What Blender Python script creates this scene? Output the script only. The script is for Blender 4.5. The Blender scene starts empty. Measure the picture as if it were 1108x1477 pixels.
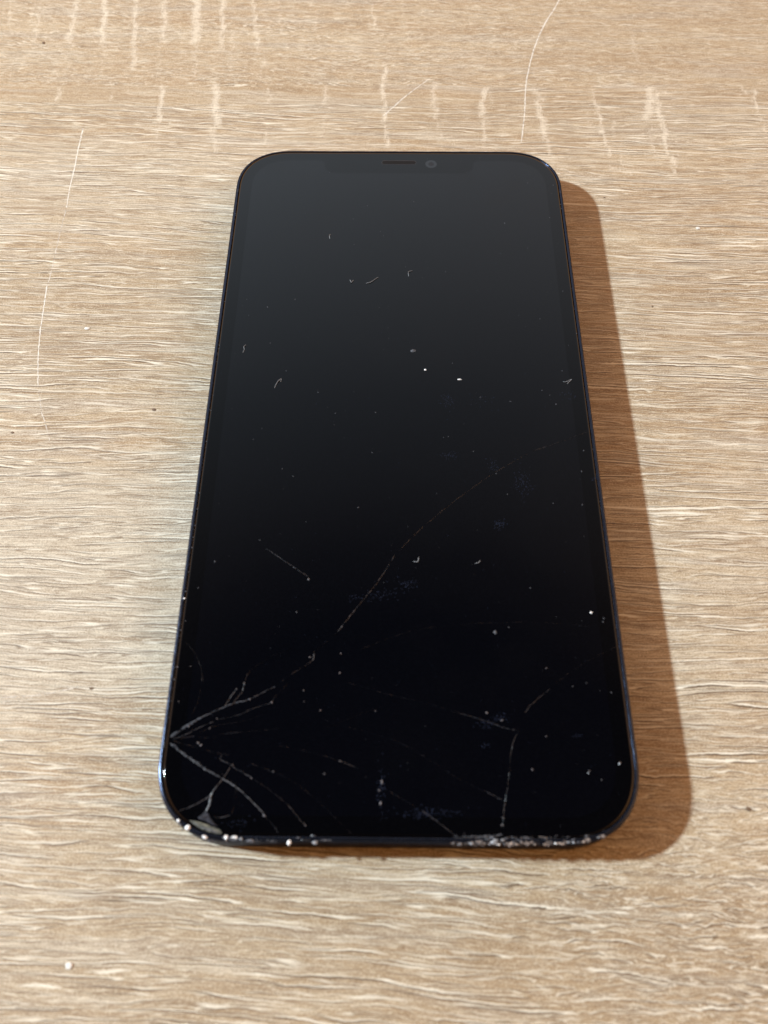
import bpy, math, random
import numpy as np

R = math.radians
MM = 0.001
sc = bpy.context.scene
COL = sc.collection

# ---------------------------------------------------------------- camera
camd = bpy.data.cameras.new("camera")
camd.sensor_fit = 'VERTICAL'
camd.sensor_height = 24.0
camd.lens = 24.0 * 1209.13 / 1477.0
camd.clip_start = 0.005
camd.clip_end = 50.0
cam = bpy.data.objects.new("camera", camd)
COL.objects.link(cam)
cam.rotation_euler = (0.4999164, 0.0026633, 0.009054)
cam.location = (-1.5398 * MM, -89.2445 * MM, 134.3236 * MM)
camd.dof.use_dof = True
camd.dof.focus_distance = 0.176
camd.dof.aperture_fstop = 14.0
sc.camera = cam

# ---------------------------------------------------------------- view
sc.view_settings.view_transform = 'Standard'
sc.view_settings.look = 'None'
sc.view_settings.exposure = 0.0
sc.view_settings.gamma = 1.0


# ---------------------------------------------------------------- node helper
class NT:
    def __init__(self, tree):
        self.t = tree
        self.n = tree.nodes
        self.l = tree.links

    def _set(self, sock, v):
        if v is None:
            return
        if isinstance(v, bpy.types.NodeSocket):
            self.l.new(v, sock)
        else:
            sock.default_value = v

    def m(self, op, a, b=None, c=None, clamp=False):
        n = self.n.new('ShaderNodeMath')
        n.operation = op
        n.use_clamp = clamp
        for i, v in enumerate((a, b, c)):
            self._set(n.inputs[i], v)
        return n.outputs[0]

    def xyz(self, x, y, z=0.0):
        n = self.n.new('ShaderNodeCombineXYZ')
        for i, v in enumerate((x, y, z)):
            self._set(n.inputs[i], v)
        return n.outputs[0]

    def sep(self, v):
        n = self.n.new('ShaderNodeSeparateXYZ')
        self._set(n.inputs[0], v)
        return n.outputs

    def noise(self, vec, scale=1.0, detail=2.0, rough=0.5, dist=0.0):
        n = self.n.new('ShaderNodeTexNoise')
        n.noise_dimensions = '3D'
        self._set(n.inputs['Vector'], vec)
        n.inputs['Scale'].default_value = scale
        n.inputs['Detail'].default_value = detail
        n.inputs['Roughness'].default_value = rough
        n.inputs['Distortion'].default_value = dist
        return n.outputs[0]

    def step(self, v, a, b, lo=0.0, hi=1.0):
        n = self.n.new('ShaderNodeMapRange')
        n.interpolation_type = 'SMOOTHSTEP'
        for i, q in enumerate((v, a, b, lo, hi)):
            self._set(n.inputs[i], q)
        return n.outputs[0]

    def lin(self, v, a, b, lo=0.0, hi=1.0):
        n = self.n.new('ShaderNodeMapRange')
        n.clamp = True
        for i, q in enumerate((v, a, b, lo, hi)):
            self._set(n.inputs[i], q)
        return n.outputs[0]

    def mix(self, f, a, b, mode='MIX'):
        n = self.n.new('ShaderNodeMix')
        n.data_type = 'RGBA'
        n.blend_type = mode
        self._set(n.inputs[0], f)
        for s, v in ((n.inputs[6], a), (n.inputs[7], b)):
            if isinstance(v, tuple) and len(v) == 3:
                v = v + (1.0,)
            self._set(s, v)
        return n.outputs[2]

    def fmix(self, f, a, b):
        n = self.n.new('ShaderNodeMix')
        n.data_type = 'FLOAT'
        for i, v in enumerate((f, a, b)):
            self._set(n.inputs[i if i == 0 else i + 1], v)
        return n.outputs[0]

    def attr(self, name):
        n = self.n.new('ShaderNodeAttribute')
        n.attribute_name = name
        return n.outputs['Fac']


# ---------------------------------------------------------------- world: a dim room, paler walls ahead, darker overhead
w = bpy.data.worlds.new("World")
sc.world = w
w.use_nodes = True
W = NT(w.node_tree)
for n in list(W.n):
    W.n.remove(n)
wo = W.n.new('ShaderNodeOutputWorld')
bg = W.n.new('ShaderNodeBackground')
W.l.new(bg.outputs[0], wo.inputs[0])
tc = W.n.new('ShaderNodeTexCoord')
dx, dy, dz = W.sep(tc.outputs['Generated'])
ramp = W.n.new('ShaderNodeValToRGB')
ramp.color_ramp.interpolation = 'LINEAR'
els = ramp.color_ramp.elements
els[0].position = 0.0
els[0].color = (0.8, 0.8, 0.8, 1)
els[1].position = 1.0
els[1].color = (0.008, 0.008, 0.010, 1)
for pos, val in ((0.35, 0.9), (0.55, 0.98), (0.624, 1.10), (0.717, 0.74), (0.80, 0.39), (0.85, 0.23), (0.90, 0.07), (0.934, 0.015)):
    e = els.new(pos)
    e.color = (val, val, val, 1)
W.l.new(dz, ramp.inputs[0])
ahead = W.step(dy, -0.15, 0.6, 0.0, 1.0)
leftw = W.step(dx, -0.5, 0.5, 0.0, 1.0)
front = W.mix(leftw, (0.86, 0.99, 1.10), (0.68, 0.66, 0.68))
side = W.mix(W.step(dx, -0.6, 0.7, 0.0, 1.0), (1.7, 0.84, 0.32), (3.2, 1.55, 0.60))
side = W.mix(W.step(dy, -0.70, -0.05, 0.0, 1.0), (0.07, 0.04, 0.022), side)
tint = W.mix(ahead, side, front)
warm_low = W.m('MULTIPLY', W.step(dz, 0.58, 0.42, 0.0, 1.0), W.step(dy, -0.25, 0.25, 0.0, 1.0))
tint = W.mix(warm_low, tint, (2.0, 1.02, 0.41))
colr = W.mix(1.0, tint, ramp.outputs[0], 'MULTIPLY')
W.l.new(colr, bg.inputs[0])
bg.inputs[1].default_value = 0.85


# ---------------------------------------------------------------- lamps
def area(name, loc, target, size, power, color, shape='DISK'):
    d = bpy.data.lights.new(name, 'AREA')
    d.shape = shape
    d.size = size
    d.energy = power
    d.color = color
    o = bpy.data.objects.new(name, d)
    COL.objects.link(o)
    o.location = loc
    v = np.array(target) - np.array(loc)
    from mathutils import Vector
    o.rotation_euler = Vector(v).to_track_quat('-Z', 'Y').to_euler()
    return o


KEY = area("key_lamp", (-1.50, 0.133, 1.095), (0, 0, 0), 0.075, 59.0, (0.80, 0.99, 1.10))


# ---------------------------------------------------------------- data measured in millimetres on the tabletop / screen plane
CRACKS = [([(-34.39,-58.77),(-33.15,-57.81),(-31.89,-56.95),(-30.56,-56.05)],0.55,0.34,1),([(-31.89,-56.95),(-29.33,-55.38),(-26.7,-54.14),(-25.04,-53.43),(-23.01,-52.89),(-20.67,-51.63),(-18.99,-50.72)],0.34,0.1,1),([(-18.99,-50.72),(-17.34,-49.27),(-14.62,-47.43),(-13.44,-46.32),(-13.32,-45.2)],0.07,0.12,0),([(-13.53,-46.69),(-13.35,-46.06),(-13.32,-45.09)],0.14,0.06,2),([(-13.32,-45.2),(-11.95,-43.88),(-10.56,-42.74),(-9.69,-41.74)],0.05,0.05,0),([(-9.8,-41.82),(-9.01,-40.74),(-8.69,-40.08)],0.1,0.12,2),([(-9.01,-40.67),(-6.2,-36.81),(-3.08,-32.47),(-0.57,-27.99)],0.09,0.07,1),([(-0.57,-27.99),(2.96,-24.04),(7.8,-19.29),(12.77,-15.09),(17.84,-11.2),(23.01,-7.82)],0.09,0.07,0),([(17.21,-11.64),(23.01,-7.82),(28.18,-5.55),(34.46,-2.95)],0.07,0.06,1),([(-34.01,-59.07),(-32.07,-58.31),(-30.15,-57.28),(-27.54,-56.06)],0.14,0.08,1),([(-27.54,-56.06),(-24.52,-55.34),(-22.2,-54.28),(-19.5,-53.39)],0.07,0.1,1),([(-19.5,-53.39),(-18.88,-52.32),(-17.91,-51.25),(-17.12,-49.99)],0.1,0.05,0),([(-33.66,-59.17),(-30.69,-58.47),(-28.77,-57.37),(-27.45,-56.91),(-24.42,-56.38),(-22.74,-56.02),(-20.4,-55.14)],0.09,0.04,0),([(-33.99,-59.24),(-31.68,-58.68),(-28.27,-58.79),(-26.29,-58.2),(-22.58,-57.79),(-18.18,-57.35)],0.08,0.05,0),([(-26.29,-58.2),(-23.94,-57.91)],0.08,0.05,1),([(-26.7,-54.14),(-25.97,-52.74),(-25.06,-51.31)],0.08,0.12,2),([(-25.52,-53.86),(-24.77,-52.55),(-24.16,-51.66),(-23.93,-50.3)],0.08,0.12,1),([(-23.93,-50.3),(-23.38,-48.6),(-21.73,-47.12),(-19.7,-45.81),(-16.92,-44.67)],0.06,0.03,0),([(-34.27,-59.68),(-32.06,-61.16),(-30.24,-62.3),(-28.44,-63.43),(-25.97,-64.7)],0.42,0.22,1),([(-33.82,-60.08),(-31.83,-61.39),(-30.0,-62.62),(-28.2,-63.75)],0.1,0.1,2),([(-25.97,-64.7),(-24.22,-65.65),(-22.45,-66.91),(-20.68,-68.46),(-19.26,-69.85)],0.2,0.12,2),([(-19.26,-69.85),(-17.86,-71.22),(-17.14,-72.28)],0.1,0.06,1),([(-33.98,-59.34),(-30.49,-60.15),(-27.71,-60.89),(-25.99,-61.21),(-24.97,-61.33)],0.09,0.06,0),([(-26.25,-61.28),(-26.53,-61.81),(-26.16,-62.2),(-25.18,-62.58),(-24.75,-62.91)],0.08,0.08,1),([(-24.82,-62.91),(-23.06,-63.8),(-21.49,-64.66)],0.1,0.12,1),([(-21.49,-64.66),(-18.19,-66.71),(-16.11,-68.27)],0.06,0.06,0),([(-16.11,-68.27),(-14.71,-69.81),(-13.41,-71.12)],0.08,0.12,1),([(-22.01,-62.49),(-18.74,-63.67),(-17.03,-64.3),(-14.97,-65.41),(-11.55,-67.91),(-8.17,-70.98),(-6.52,-72.34)],0.08,0.04,0),([(-24.88,-62.97),(-25.66,-64.54),(-26.81,-66.15),(-27.35,-67.26)],0.14,0.16,1),([(-27.34,-66.79),(-27.34,-67.42),(-27.43,-68.36),(-27.83,-69.46)],0.26,0.26,2),([(-31.82,-69.4),(-29.82,-68.64),(-27.98,-67.58),(-27.38,-67.04)],0.14,0.14,1),([(-27.1,-70.23),(-25.1,-70.09),(-24.09,-69.77)],0.12,0.1,1),([(-24.09,-69.77),(-23.73,-68.02),(-23.87,-65.16)],0.06,0.04,0),([(-34.07,-43.5),(-32.21,-45.54),(-31.06,-47.75),(-30.53,-50.28),(-30.73,-52.77),(-31.39,-55.4)],0.06,0.05,0),([(-18.01,-59.88),(-14.59,-60.51),(-11.86,-61.15),(-8.47,-62.11)],0.05,0.06,0),([(-8.88,-61.99),(-7.45,-62.5),(-5.94,-63.14)],0.12,0.05,1),([(-7.62,-57.09),(-5.22,-57.58),(-1.8,-58.53)],0.06,0.04,0),([(-8.05,-50.15),(-4.8,-50.9),(-1.57,-51.95),(3.97,-53.17),(9.45,-54.8)],0.05,0.07,0),([(9.45,-54.8),(13.51,-56.0),(16.64,-57.12),(18.08,-57.2)],0.08,0.08,1),([(18.22,-57.19),(17.17,-59.36),(16.7,-61.14)],0.08,0.06,1),([(16.7,-61.14),(16.31,-63.75),(16.03,-65.47)],0.07,0.07,0),([(16.03,-65.47),(15.44,-68.0),(14.94,-71.3)],0.09,0.12,1),([(19.31,-54.67),(20.57,-53.17),(23.53,-50.79)],0.07,0.06,1),([(23.53,-50.79),(26.55,-48.37),(30.57,-45.9),(34.7,-43.88)],0.05,0.05,0),([(-1.53,-58.62),(1.63,-59.94),(5.19,-62.11),(7.81,-63.83),(9.98,-65.09),(13.0,-66.34)],0.06,0.05,0),([(12.57,-66.13),(15.33,-67.58)],0.08,0.07,1),([(-1.48,-66.26),(1.15,-67.71),(3.32,-68.94)],0.07,0.07,0),([(3.32,-68.94),(5.46,-70.36),(7.99,-72.25)],0.1,0.08,1),([(-8.19,-45.66),(-1.63,-42.84),(2.8,-41.4),(8.38,-40.53),(16.21,-39.99),(25.13,-40.04),(32.84,-40.81)],0.06,0.05,0),([(-22.34,-26.99),(-18.53,-29.68),(-16.72,-30.93),(-14.92,-32.18)],0.05,0.12,1),([(-10.99,-57.18),(-5.79,-55.02),(0.03,-52.82)],0.05,0.03,0),([(-28.28,-62.47),(-23.83,-65.91),(-22.93,-70.25)],0.05,0.03,0)]
CHIPS = [((-31.66,-70.64),0.266,0.24,3,-0.5),((-31.29,-71.19),0.221,0.185,1,-0.6),((-30.24,-71.68),0.39,0.425,3,-0.6),((-27.54,-72.83),0.425,0.259,3,-0.3),((-26.84,-73.4),0.31,0.203,1,-0.3),((-24.63,-72.89),0.407,0.388,3,0),((-23.36,-72.83),0.708,0.277,3,-0.05),((-22.42,-72.98),0.266,0.231,2,0),((-15.56,-73.49),0.375,0.359,3,0),((-11.93,-73.43),0.417,0.283,2,0),((-20.96,-73.32),0.729,0.239,1,0),((-14.28,-72.8),0.312,0.13,1,0),((-12.12,-72.55),0.365,0.13,1,0),((-10.31,-73.14),0.938,0.098,1,0),((-13.28,-73.12),0.833,0.087,0,0),((7.89,-73.37),0.195,0.172,2,-0.139),((8.74,-73.44),0.391,0.172,2,0.185),((10.31,-73.38),0.456,0.229,2,-0.147),((11.3,-73.48),0.195,0.143,1,0.209),((13.58,-73.24),0.521,0.286,2,-0.006),((14.28,-73.5),0.26,0.114,3,0.056),((15.13,-73.44),0.26,0.172,1,0.133),((13.0,-73.46),0.26,0.172,1,0.009),((15.99,-73.38),0.26,0.172,4,-0.102),((16.84,-73.43),0.586,0.183,4,-0.156),((18.4,-73.41),0.195,0.114,1,-0.21),((19.39,-73.43),0.26,0.126,4,0.119),((20.81,-73.39),0.326,0.126,4,-0.029),((21.53,-73.33),0.195,0.114,1,-0.171),((22.38,-73.27),0.326,0.172,3,0.19),((23.09,-73.29),0.456,0.183,4,-0.113),((24.25,-73.1),0.326,0.172,2,-0.043),((24.95,-73.14),0.326,0.172,2,-0.102),((25.67,-73.08),0.26,0.126,1,0.064),((26.33,-73.02),0.326,0.137,4,0.04),((28.58,-72.42),0.26,0.126,2,0.05),((29.26,-72.25),0.26,0.114,2,-0.117),((8.21,-72.35),0.26,0.086,1,-0.108),((9.5,-72.1),0.391,0.086,0,-0.123),((10.63,-72.41),0.391,0.069,1,-0.086),((13.33,-72.52),0.456,0.172,1,-0.178),((13.89,-72.87),0.456,0.172,2,-0.167),((14.5,-72.16),0.586,0.114,1,0.232),((15.46,-72.64),0.391,0.172,1,0.23),((12.75,-72.88),0.26,0.114,1,-0.156),((14.88,-72.91),0.391,0.172,2,-0.238),((20.47,-72.43),0.716,0.08,4,-0.148),((22.62,-72.2),0.391,0.08,1,0.1),((24.17,-72.4),0.521,0.08,1,0.14),((18.74,-72.66),0.521,0.057,0,-0.239),((21.3,-72.64),0.391,0.057,0,0.039),((17.3,-72.94),0.586,0.074,1,-0.249),((16.43,-73.11),0.326,0.086,1,0.008),((19.99,-73.03),0.326,0.069,0,0.07),((24.99,-72.72),0.586,0.126,1,0.243),((29.4,-71.49),0.195,0.057,0,-0.12),((11.89,-72.99),0.326,0.069,1,0.151),((11.62,-72.67),0.195,0.057,0,0.185)]
WEDGES = [[(-30.04,-70.63),(-29.31,-70.68),(-28.35,-70.89),(-27.13,-71.27),(-26.16,-71.59),(-25.43,-71.91),(-25.18,-72.35),(-25.96,-72.41),(-27.03,-72.2),(-28.0,-71.88),(-28.87,-71.45),(-29.5,-71.07)],[(-28.89,-70.23),(-28.24,-69.72),(-27.94,-69.32),(-27.49,-69.6),(-27.0,-70.38),(-26.46,-70.98),(-25.83,-71.42),(-26.91,-71.15),(-27.9,-70.66),(-28.63,-70.45)],[(-28.77,-71.26),(-28.05,-71.47),(-27.08,-71.76),(-26.12,-72.01),(-25.63,-72.24),(-26.57,-72.16),(-27.53,-71.89),(-28.39,-71.52)],[(-28.32,-70.08),(-27.75,-69.96),(-27.18,-70.6),(-27.67,-70.66)]]
GLINTS = [((-31.82,-57.09),0.188),((-28.58,-57.38),0.141),((-27.63,-55.89),0.118),((-22.87,-52.9),0.153),((-25.1,-51.29),0.153),((-23.95,-50.29),0.153),((-19.47,-53.31),0.188),((-24.59,-62.79),0.165),((-21.65,-64.66),0.141),((-19.36,-69.88),0.235),((-13.33,-71.2),0.141),((-30.06,-59.57),0.259),((-29.6,-59.93),0.212),((-18.5,-63.69),0.153),((-11.95,-54.54),0.153),((-3.52,-54.54),0.129),((-9.18,-48.61),0.165),((-9.07,-45.44),0.141),((-14.67,-51.42),0.118),((-14.47,-53.16),0.118),((-10.91,-63.97),0.165),((-8.62,-62.1),0.188),((-27.35,-67.31),0.235),((-27.39,-67.79),0.212),((-2.57,-68.06),0.259),((-2.4,-65.04),0.282),((-2.8,-66.22),0.188),((13.48,-54.64),0.235),((15.74,-55.79),0.235),((15.45,-41.65),0.259),((-13.98,-46.05),0.188),((28.2,-63.19),0.176),((32.84,-62.05),0.259),((28.06,-63.49),0.188),((22.28,-58.15),0.141),((29.89,-64.47),0.118),((19.82,-63.06),0.188),((23.16,-47.56),0.141),((14.86,-70.86),0.188),((15.01,-69.92),0.141),((-34.69,-47.81),0.118),((-33.77,-53.32),0.118),((-32.63,-47.68),0.094),((-14.9,-32.56),0.212)]
SMEARS = [((9.03,3.85),1.28,1.71,26),((21.93,-14.31),1.79,3.14,44),((16.91,-10.34),1.03,1.43,18),((9.32,-8.21),1.79,1.14,18),((17.35,-22.06),0.9,1.0,26),((1.16,-33.31),2.05,1.14,26),((-2.59,-35.31),2.82,1.14,26),((-2.49,-66.02),0.64,2.86,40),((4.55,-69.34),3.85,0.86,60),((13.18,-56.45),1.28,0.86,22),((15.33,-55.48),1.28,0.71,18),((13.03,-59.57),0.9,0.43,8),((-7.35,-35.84),1.03,0.57,8),((34.62,-12.8),0.64,0.43,6),((26.87,-58.11),0.51,0.29,5),((31.72,5.29),1.79,2.0,12),((15.46,3.58),2.56,1.71,12),((-22.88,-70.72),1.79,0.86,14)]
DUST = [((-15.36,65.84),0.125),((-6.78,55.38),0.139),((-9.74,51.36),0.125),((-3.85,47.68),0.111),((-3.25,46.46),0.111),((-9.32,43.81),0.111),((3.25,56.72),0.125),((28.28,62.75),0.153),((33.85,62.12),0.139),((22.51,50.31),0.181),((9.62,36.29),0.139),((21.12,41.42),0.097),((26.84,43.04),0.125),((32.23,52.03),0.139),((34.96,56.06),0.139),((35.0,54.78),0.125),((-26.16,26.53),0.194),((-30.48,28.52),0.111),((-20.74,28.58),0.153),((-29.7,24.34),0.125),((-24.92,17.34),0.111),((-21.38,10.6),0.153),((-15.08,5.59),0.153),((-11.66,0.87),0.139),((-4.23,1.08),0.139),((-11.81,-1.76),0.097),((-24.96,-2.62),0.111),((-26.28,-5.05),0.111),((-4.73,-7.72),0.153),((-20.71,-11.2),0.125),((-18.64,-12.77),0.153),((-6.96,-18.99),0.194),((-23.52,-25.43),0.153),((-30.74,-29.51),0.181),((-14.78,-32.68),0.167),((-16.51,-38.46),0.181),((-32.98,-34.32),0.139),((-3.89,26.5),0.111),((-2.06,21.32),0.111),((10.32,12.65),0.125),((15.26,4.69),0.139),((-4.23,1.08),0.125),((20.88,3.78),0.125),((33.09,31.15),0.153),((27.9,23.83),0.125),((34.78,20.17),0.139),((29.21,3.2),0.167),((28.23,5.26),0.111),((26.89,6.37),0.125),((17.31,-11.93),0.139),((13.46,-7.3),0.139),((19.02,-16.16),0.139),((33.28,-7.0),0.153),((32.45,-11.38),0.153),((31.87,-18.14),0.167),((26.84,-17.91),0.125),((21.69,-33.89),0.153),((33.14,-39.14),0.194),((32.96,-39.74),0.167),((27.0,-50.42),0.139),((32.9,-51.35),0.153),((29.21,-49.85),0.125),((8.18,-4.35),0.097),((9.06,-4.19),0.111),((17.72,-40.81),0.139),((20.76,3.78),0.111),((31.08,10.97),0.153),((35.64,8.05),0.139),((1.39,37.58),0.111),((32.87,17.21),0.125),((6.67,-16.11),0.097),((-1.91,18.7),0.097)]
GAP_DUST = [((-34.99,52.78),0.175),((-34.81,27.94),0.113),((-34.77,16.75),0.15),((-34.75,15.9),0.163),((-34.79,14.36),0.125),((-34.84,12.68),0.138),((-34.72,1.33),0.163),((-34.79,-5.56),0.15),((-34.76,-16.29),0.15),((-34.81,-19.47),0.188),((-34.85,-22.73),0.15),((-34.88,-24.99),0.15),((-34.85,-26.96),0.163),((-34.96,-34.96),0.2),((-35.01,-36.19),0.275),((-34.33,-40.1),0.163),((-34.91,-41.71),0.175),((-34.92,-49.82),0.2),((-34.72,-6.76),0.1),((-34.64,4.82),0.1),((-34.81,30.71),0.1),((-35.56,-16.15),0.1),((-34.92,-31.46),0.125),((32.06,69.4),0.175)]
CRUSHED = [([(7.43,-73.35),(12.35,-73.36),(18.25,-73.35),(24.17,-73.16),(27.16,-72.81),(29.59,-72.23)],1,0.55),([(7.65,-72.7),(11.41,-72.48),(14.38,-72.27),(16.83,-72.53),(22.26,-72.53),(28.23,-72.06)],0,0.4),([(12.37,-73.03),(13.98,-72.37),(14.79,-72.08),(15.93,-72.72)],0,0.5),([(-24.96,-72.89),(-22.65,-73.24),(-19.67,-73.4),(-17.21,-73.38)],0,0.45),([(-31.03,-71.83),(-28.63,-72.83),(-26.1,-73.37),(-24.1,-73.54)],0,0.3)]
LINT = [([(-6.64, 32.95), (-5.8, 33.15), (-5.11, 33.72), (-4.55, 34.29), (-4.13, 34.67)], 'curved pale lint fibre lying high on the black screen, left of its middle'), ([(2.02, 34.9), (1.95, 35.86), (2.24, 36.24), (2.81, 36.44)], 'tiny hooked lint fibre high on the screen, right of the curved fibre'), ([(-30.03, 14.91), (-29.82, 15.59), (-29.95, 16.36), (-29.59, 16.79), (-29.84, 16.61)], 'squiggly lint fibre near the left edge of the screen'), ([(-23.33, 6.5), (-23.01, 7.48), (-22.67, 8.13), (-22.17, 8.62), (-22.26, 7.97)], 'forked lint fibre on the left part of the screen, below the squiggly one'), ([(2.45, -29.26), (3.15, -29.38), (3.32, -28.99), (3.36, -28.48)], 'small J shaped lint fibre on the middle of the screen near the long crack'), ([(12.75, -29.56), (13.34, -29.43), (13.71, -28.98)], 'short pale lint fibre on the middle of the screen, right of the J shaped one'), ([(-14.46, 45.38), (-14.57, 46.19), (-14.37, 46.8)], 'short upright lint fibre high on the screen left half, above the curved fibre'), ([(-9.91, 33.88), (-9.6, 33.12), (-9.2, 33.88)], 'tiny bent lint fibre just left of the curved fibre on the screen'), ([(30.97, 8.34), (31.62, 8.35), (32.59, 8.84), (31.71, 7.86)], 'small ragged lint fibre near the right edge of the screen')]
SPECKS = [((5.07, 11.04), 0.243, 0.238, 'round white dust speck at the middle of the upper screen'), ((11.45, 8.78), 0.486, 0.206, 'short white dust dash right of the round white speck on the screen'), ((31.18, -38.2), 0.271, 0.222, 'white dust grain low on the screen close to its right edge'), ((2.79, 15.64), 0.714, 0.381, 'greyish flake of dust above the round white speck on the screen'), ((15.45, -41.65), 0.314, 0.413, 'pale grey dust grain on the lower screen above the bent crack')]
SCRATCHES = [([(44.75,146.12),(42.33,140.29),(39.13,133.35),(36.51,126.02),(34.52,118.91),(32.9,111.45),(31.93,105.33),(31.18,97.25),(30.47,92.03),(29.5,85.43)],0.42,3),([(-76.88,90.16),(-76.67,82.59),(-76.31,75.29),(-76.18,69.4),(-75.67,62.54)],0.36,3),([(-75.67,62.54),(-75.65,55.92),(-75.43,48.46),(-75.21,41.28),(-75.33,38.88)],0.26,2),([(-75.33,38.88),(-74.76,32.44),(-74.13,25.85),(-73.06,18.6),(-71.68,11.98)],0.32,3),([(-71.4,11.29),(-69.82,6.26),(-68.34,2.99),(-66.76,-0.85)],0.26,2),([(-3.91,94.96),(-0.85,99.21),(2.62,103.81),(7.94,109.92)],0.34,3),([(-3.23,95.49),(0.01,100.82),(1.57,102.99)],0.25,2),([(-64.89,-50.82),(-59.3,-50.43),(-55.47,-49.71),(-52.1,-48.87)],0.35,2),([(-64.68,-51.74),(-60.32,-51.02),(-57.06,-50.3)],0.2,1),([(39.11,-45.3),(42.08,-44.56),(45.0,-44.18),(47.98,-43.56)],0.28,1),([(-66.38,-9.21),(-64.04,-19.43),(-62.66,-24.98)],0.08,0),([(21.95,108.04),(23.71,125.35)],0.1,0)]
CRUMBS = [((67.02, 56.91), 0.5, 0.42, 'w', "bright white crumb on the wood right of the phone's top"), ((-46.29, -89.14), 0.55, 0.45, 'w', 'white crumb in the bottom left corner of the tabletop'), ((-64.56, 27.03), 0.55, 0.35, 'w', 'small white crumb left of the phone on the wood grain'), ((47.27, 66.68), 0.22, 0.2, 'd', "tiny dark crumb just beyond the shadow of the phone's top corner"), ((-47.83, 6.59), 0.42, 0.3, 'd', "dark brown crumb left of the phone's middle"), ((-74.37, 1.01), 0.3, 0.25, 'd', 'dark crumb at the left edge of the tabletop'), ((-50.22, -49.2), 0.38, 0.2, 'd', 'small dark crumb at the end of a pale scratch, left of the phone'), ((53.52, -67.18), 0.42, 0.35, 'd', "dark crumb on the rippled grain near the right edge, beside the phone's lower end"), ((-93.5, 124.19), 0.38, 0.42, 'd', 'dark crumb among the pale saw marks on the upper left wood'), ((53.49, 33.87), 0.25, 0.2, 'd', "tiny dark crumb on the wood right of the phone's upper half")]
SAW_MARKS = [[(-106.41,143.49),(-103.61,129.3),0.65,0.6],[(-105.26,143.5),(-100.32,127.78),0.37,0.3],[(-97.64,143.53),(-96.0,124.78),0.83,0.6],[(-88.41,145.21),(-86.84,124.82),1.11,0.8],[(-85.93,124.83),(-84.97,110.29),0.56,0.5],[(-80.76,145.24),(-78.05,124.87),0.93,1],[(-77.69,124.87),(-76.17,111.75),0.56,0.6],[(-72.35,145.28),(-68.21,113.21),1.02,0.8],[(-64.32,145.31),(-61.95,124.94),1.11,0.8],[(-62.68,124.94),(-61.21,109.01),0.65,0.5],[(-55.54,145.35),(-53.54,124.98),1.48,1],[(-53.17,124.99),(-52.19,110.45),0.74,0.6],[(-48.28,145.38),(-46.28,122.04),0.83,0.9],[(-43.95,128.05),(-43.26,113.33),0.46,0.7],[(-39.93,143.79),(-36.84,122.08),0.65,0.9],[(-36.48,122.08),(-34.73,109.14),0.46,0.6],[(-32.9,143.82),(-31.07,128.11),0.37,0.7],[(-34.43,119.15),(-32.51,107.76),0.56,0.5],[(-23.77,143.86),(-21.95,129.68),0.37,0.6],[(-7.62,143.93),(-5.48,125.21),0.46,0.7],[(-14.07,137.49),(-12.78,125.18),0.28,0.4],[(-28.12,122.13),(-27.05,110.58),0.37,0.4],[(-85.77,105.27),(-85.04,100.64),0.83,0.8],[(-72.44,104.24),(-71.46,100.44),0.56,0.6],[(-59.81,106.51),(-58.63,92.84),0.74,1],[(-58.61,90.26),(-58.24,85.19),0.46,0.7],[(-46.29,106.58),(-44.59,92.14),1.11,1],[(-45.42,90.33),(-43.53,82.04),0.83,0.7],[(-33.04,105.54),(-32.25,99.58),0.56,0.8],[(-32.09,92.98),(-31.66,82.84),0.46,0.6],[(-18.73,106.44),(-18.1,99.65),0.83,0.8],[(-18.27,95.67),(-18.08,83.67),0.46,0.5],[(-3.4,116.4),(-3.98,102.42),0.65,1],[(-3.81,102.42),(-2.8,83.75),0.56,1],[(1.86,137.57),(3.1,125.26),0.37,0.5],[(8.79,107.97),(9.04,94.51),0.93,0.8],[(9.69,93.21),(9.99,83.82),0.46,0.7],[(21.84,105.83),(20.33,95.88),0.93,0.9],[(20.5,95.88),(20.77,83.88),0.56,0.8],[(22.89,105.83),(23.62,99.87),0.46,0.7],[(34.06,105.89),(35.78,101.28),1.11,0.7],[(34.74,101.27),(35.29,86.96),1.02,0.9],[(35.5,89.5),(36.35,80.04),0.46,0.9],[(48.54,105.97),(49.25,101.35),0.56,0.7],[(48.9,101.35),(49.6,89.57),0.56,1],[(49.27,89.57),(50.24,80.85),0.46,0.9],[(52.76,93.45),(51.65,87.05),0.46,0.7],[(46.75,97.34),(46.81,91.61),0.74,0.6],[(49.8,77.22),(54.05,74.85),0.65,0.8],[(53.18,83.32),(52.76,74.85),0.56,0.6],[(55.65,90.88),(52.19,83.32),0.37,0.4],[(63.71,106.05),(61.08,94.79),1.3,1],[(64.31,104.13),(64.33,87.13),0.83,1],[(64.19,88.39),(64.42,74.91),0.56,1],[(61.39,92.2),(60.76,80.91),0.56,0.7],[(66.24,83.4),(65.77,77.31),0.56,0.6],[(61.89,105.49),(66.69,104.96),0.46,0.9],[(86.36,106.16),(87.73,104.26),0.65,0.8],[(89.39,105.63),(88.44,97.56),0.56,1],[(88.44,97.56),(89.2,89.79),0.46,0.9],[(61.82,128.55),(61.48,115.29),0.83,0.5],[(53.76,128.51),(53.26,121.05),0.46,0.4],[(29.01,137.69),(29.18,125.38),0.46,0.35],[(79.49,137.92),(78.16,125.62),0.46,0.3],[(88.35,125.67),(87.18,113.99),0.46,0.3],[(76.99,83.46),(76.52,77.37),0.37,0.4]]


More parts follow.
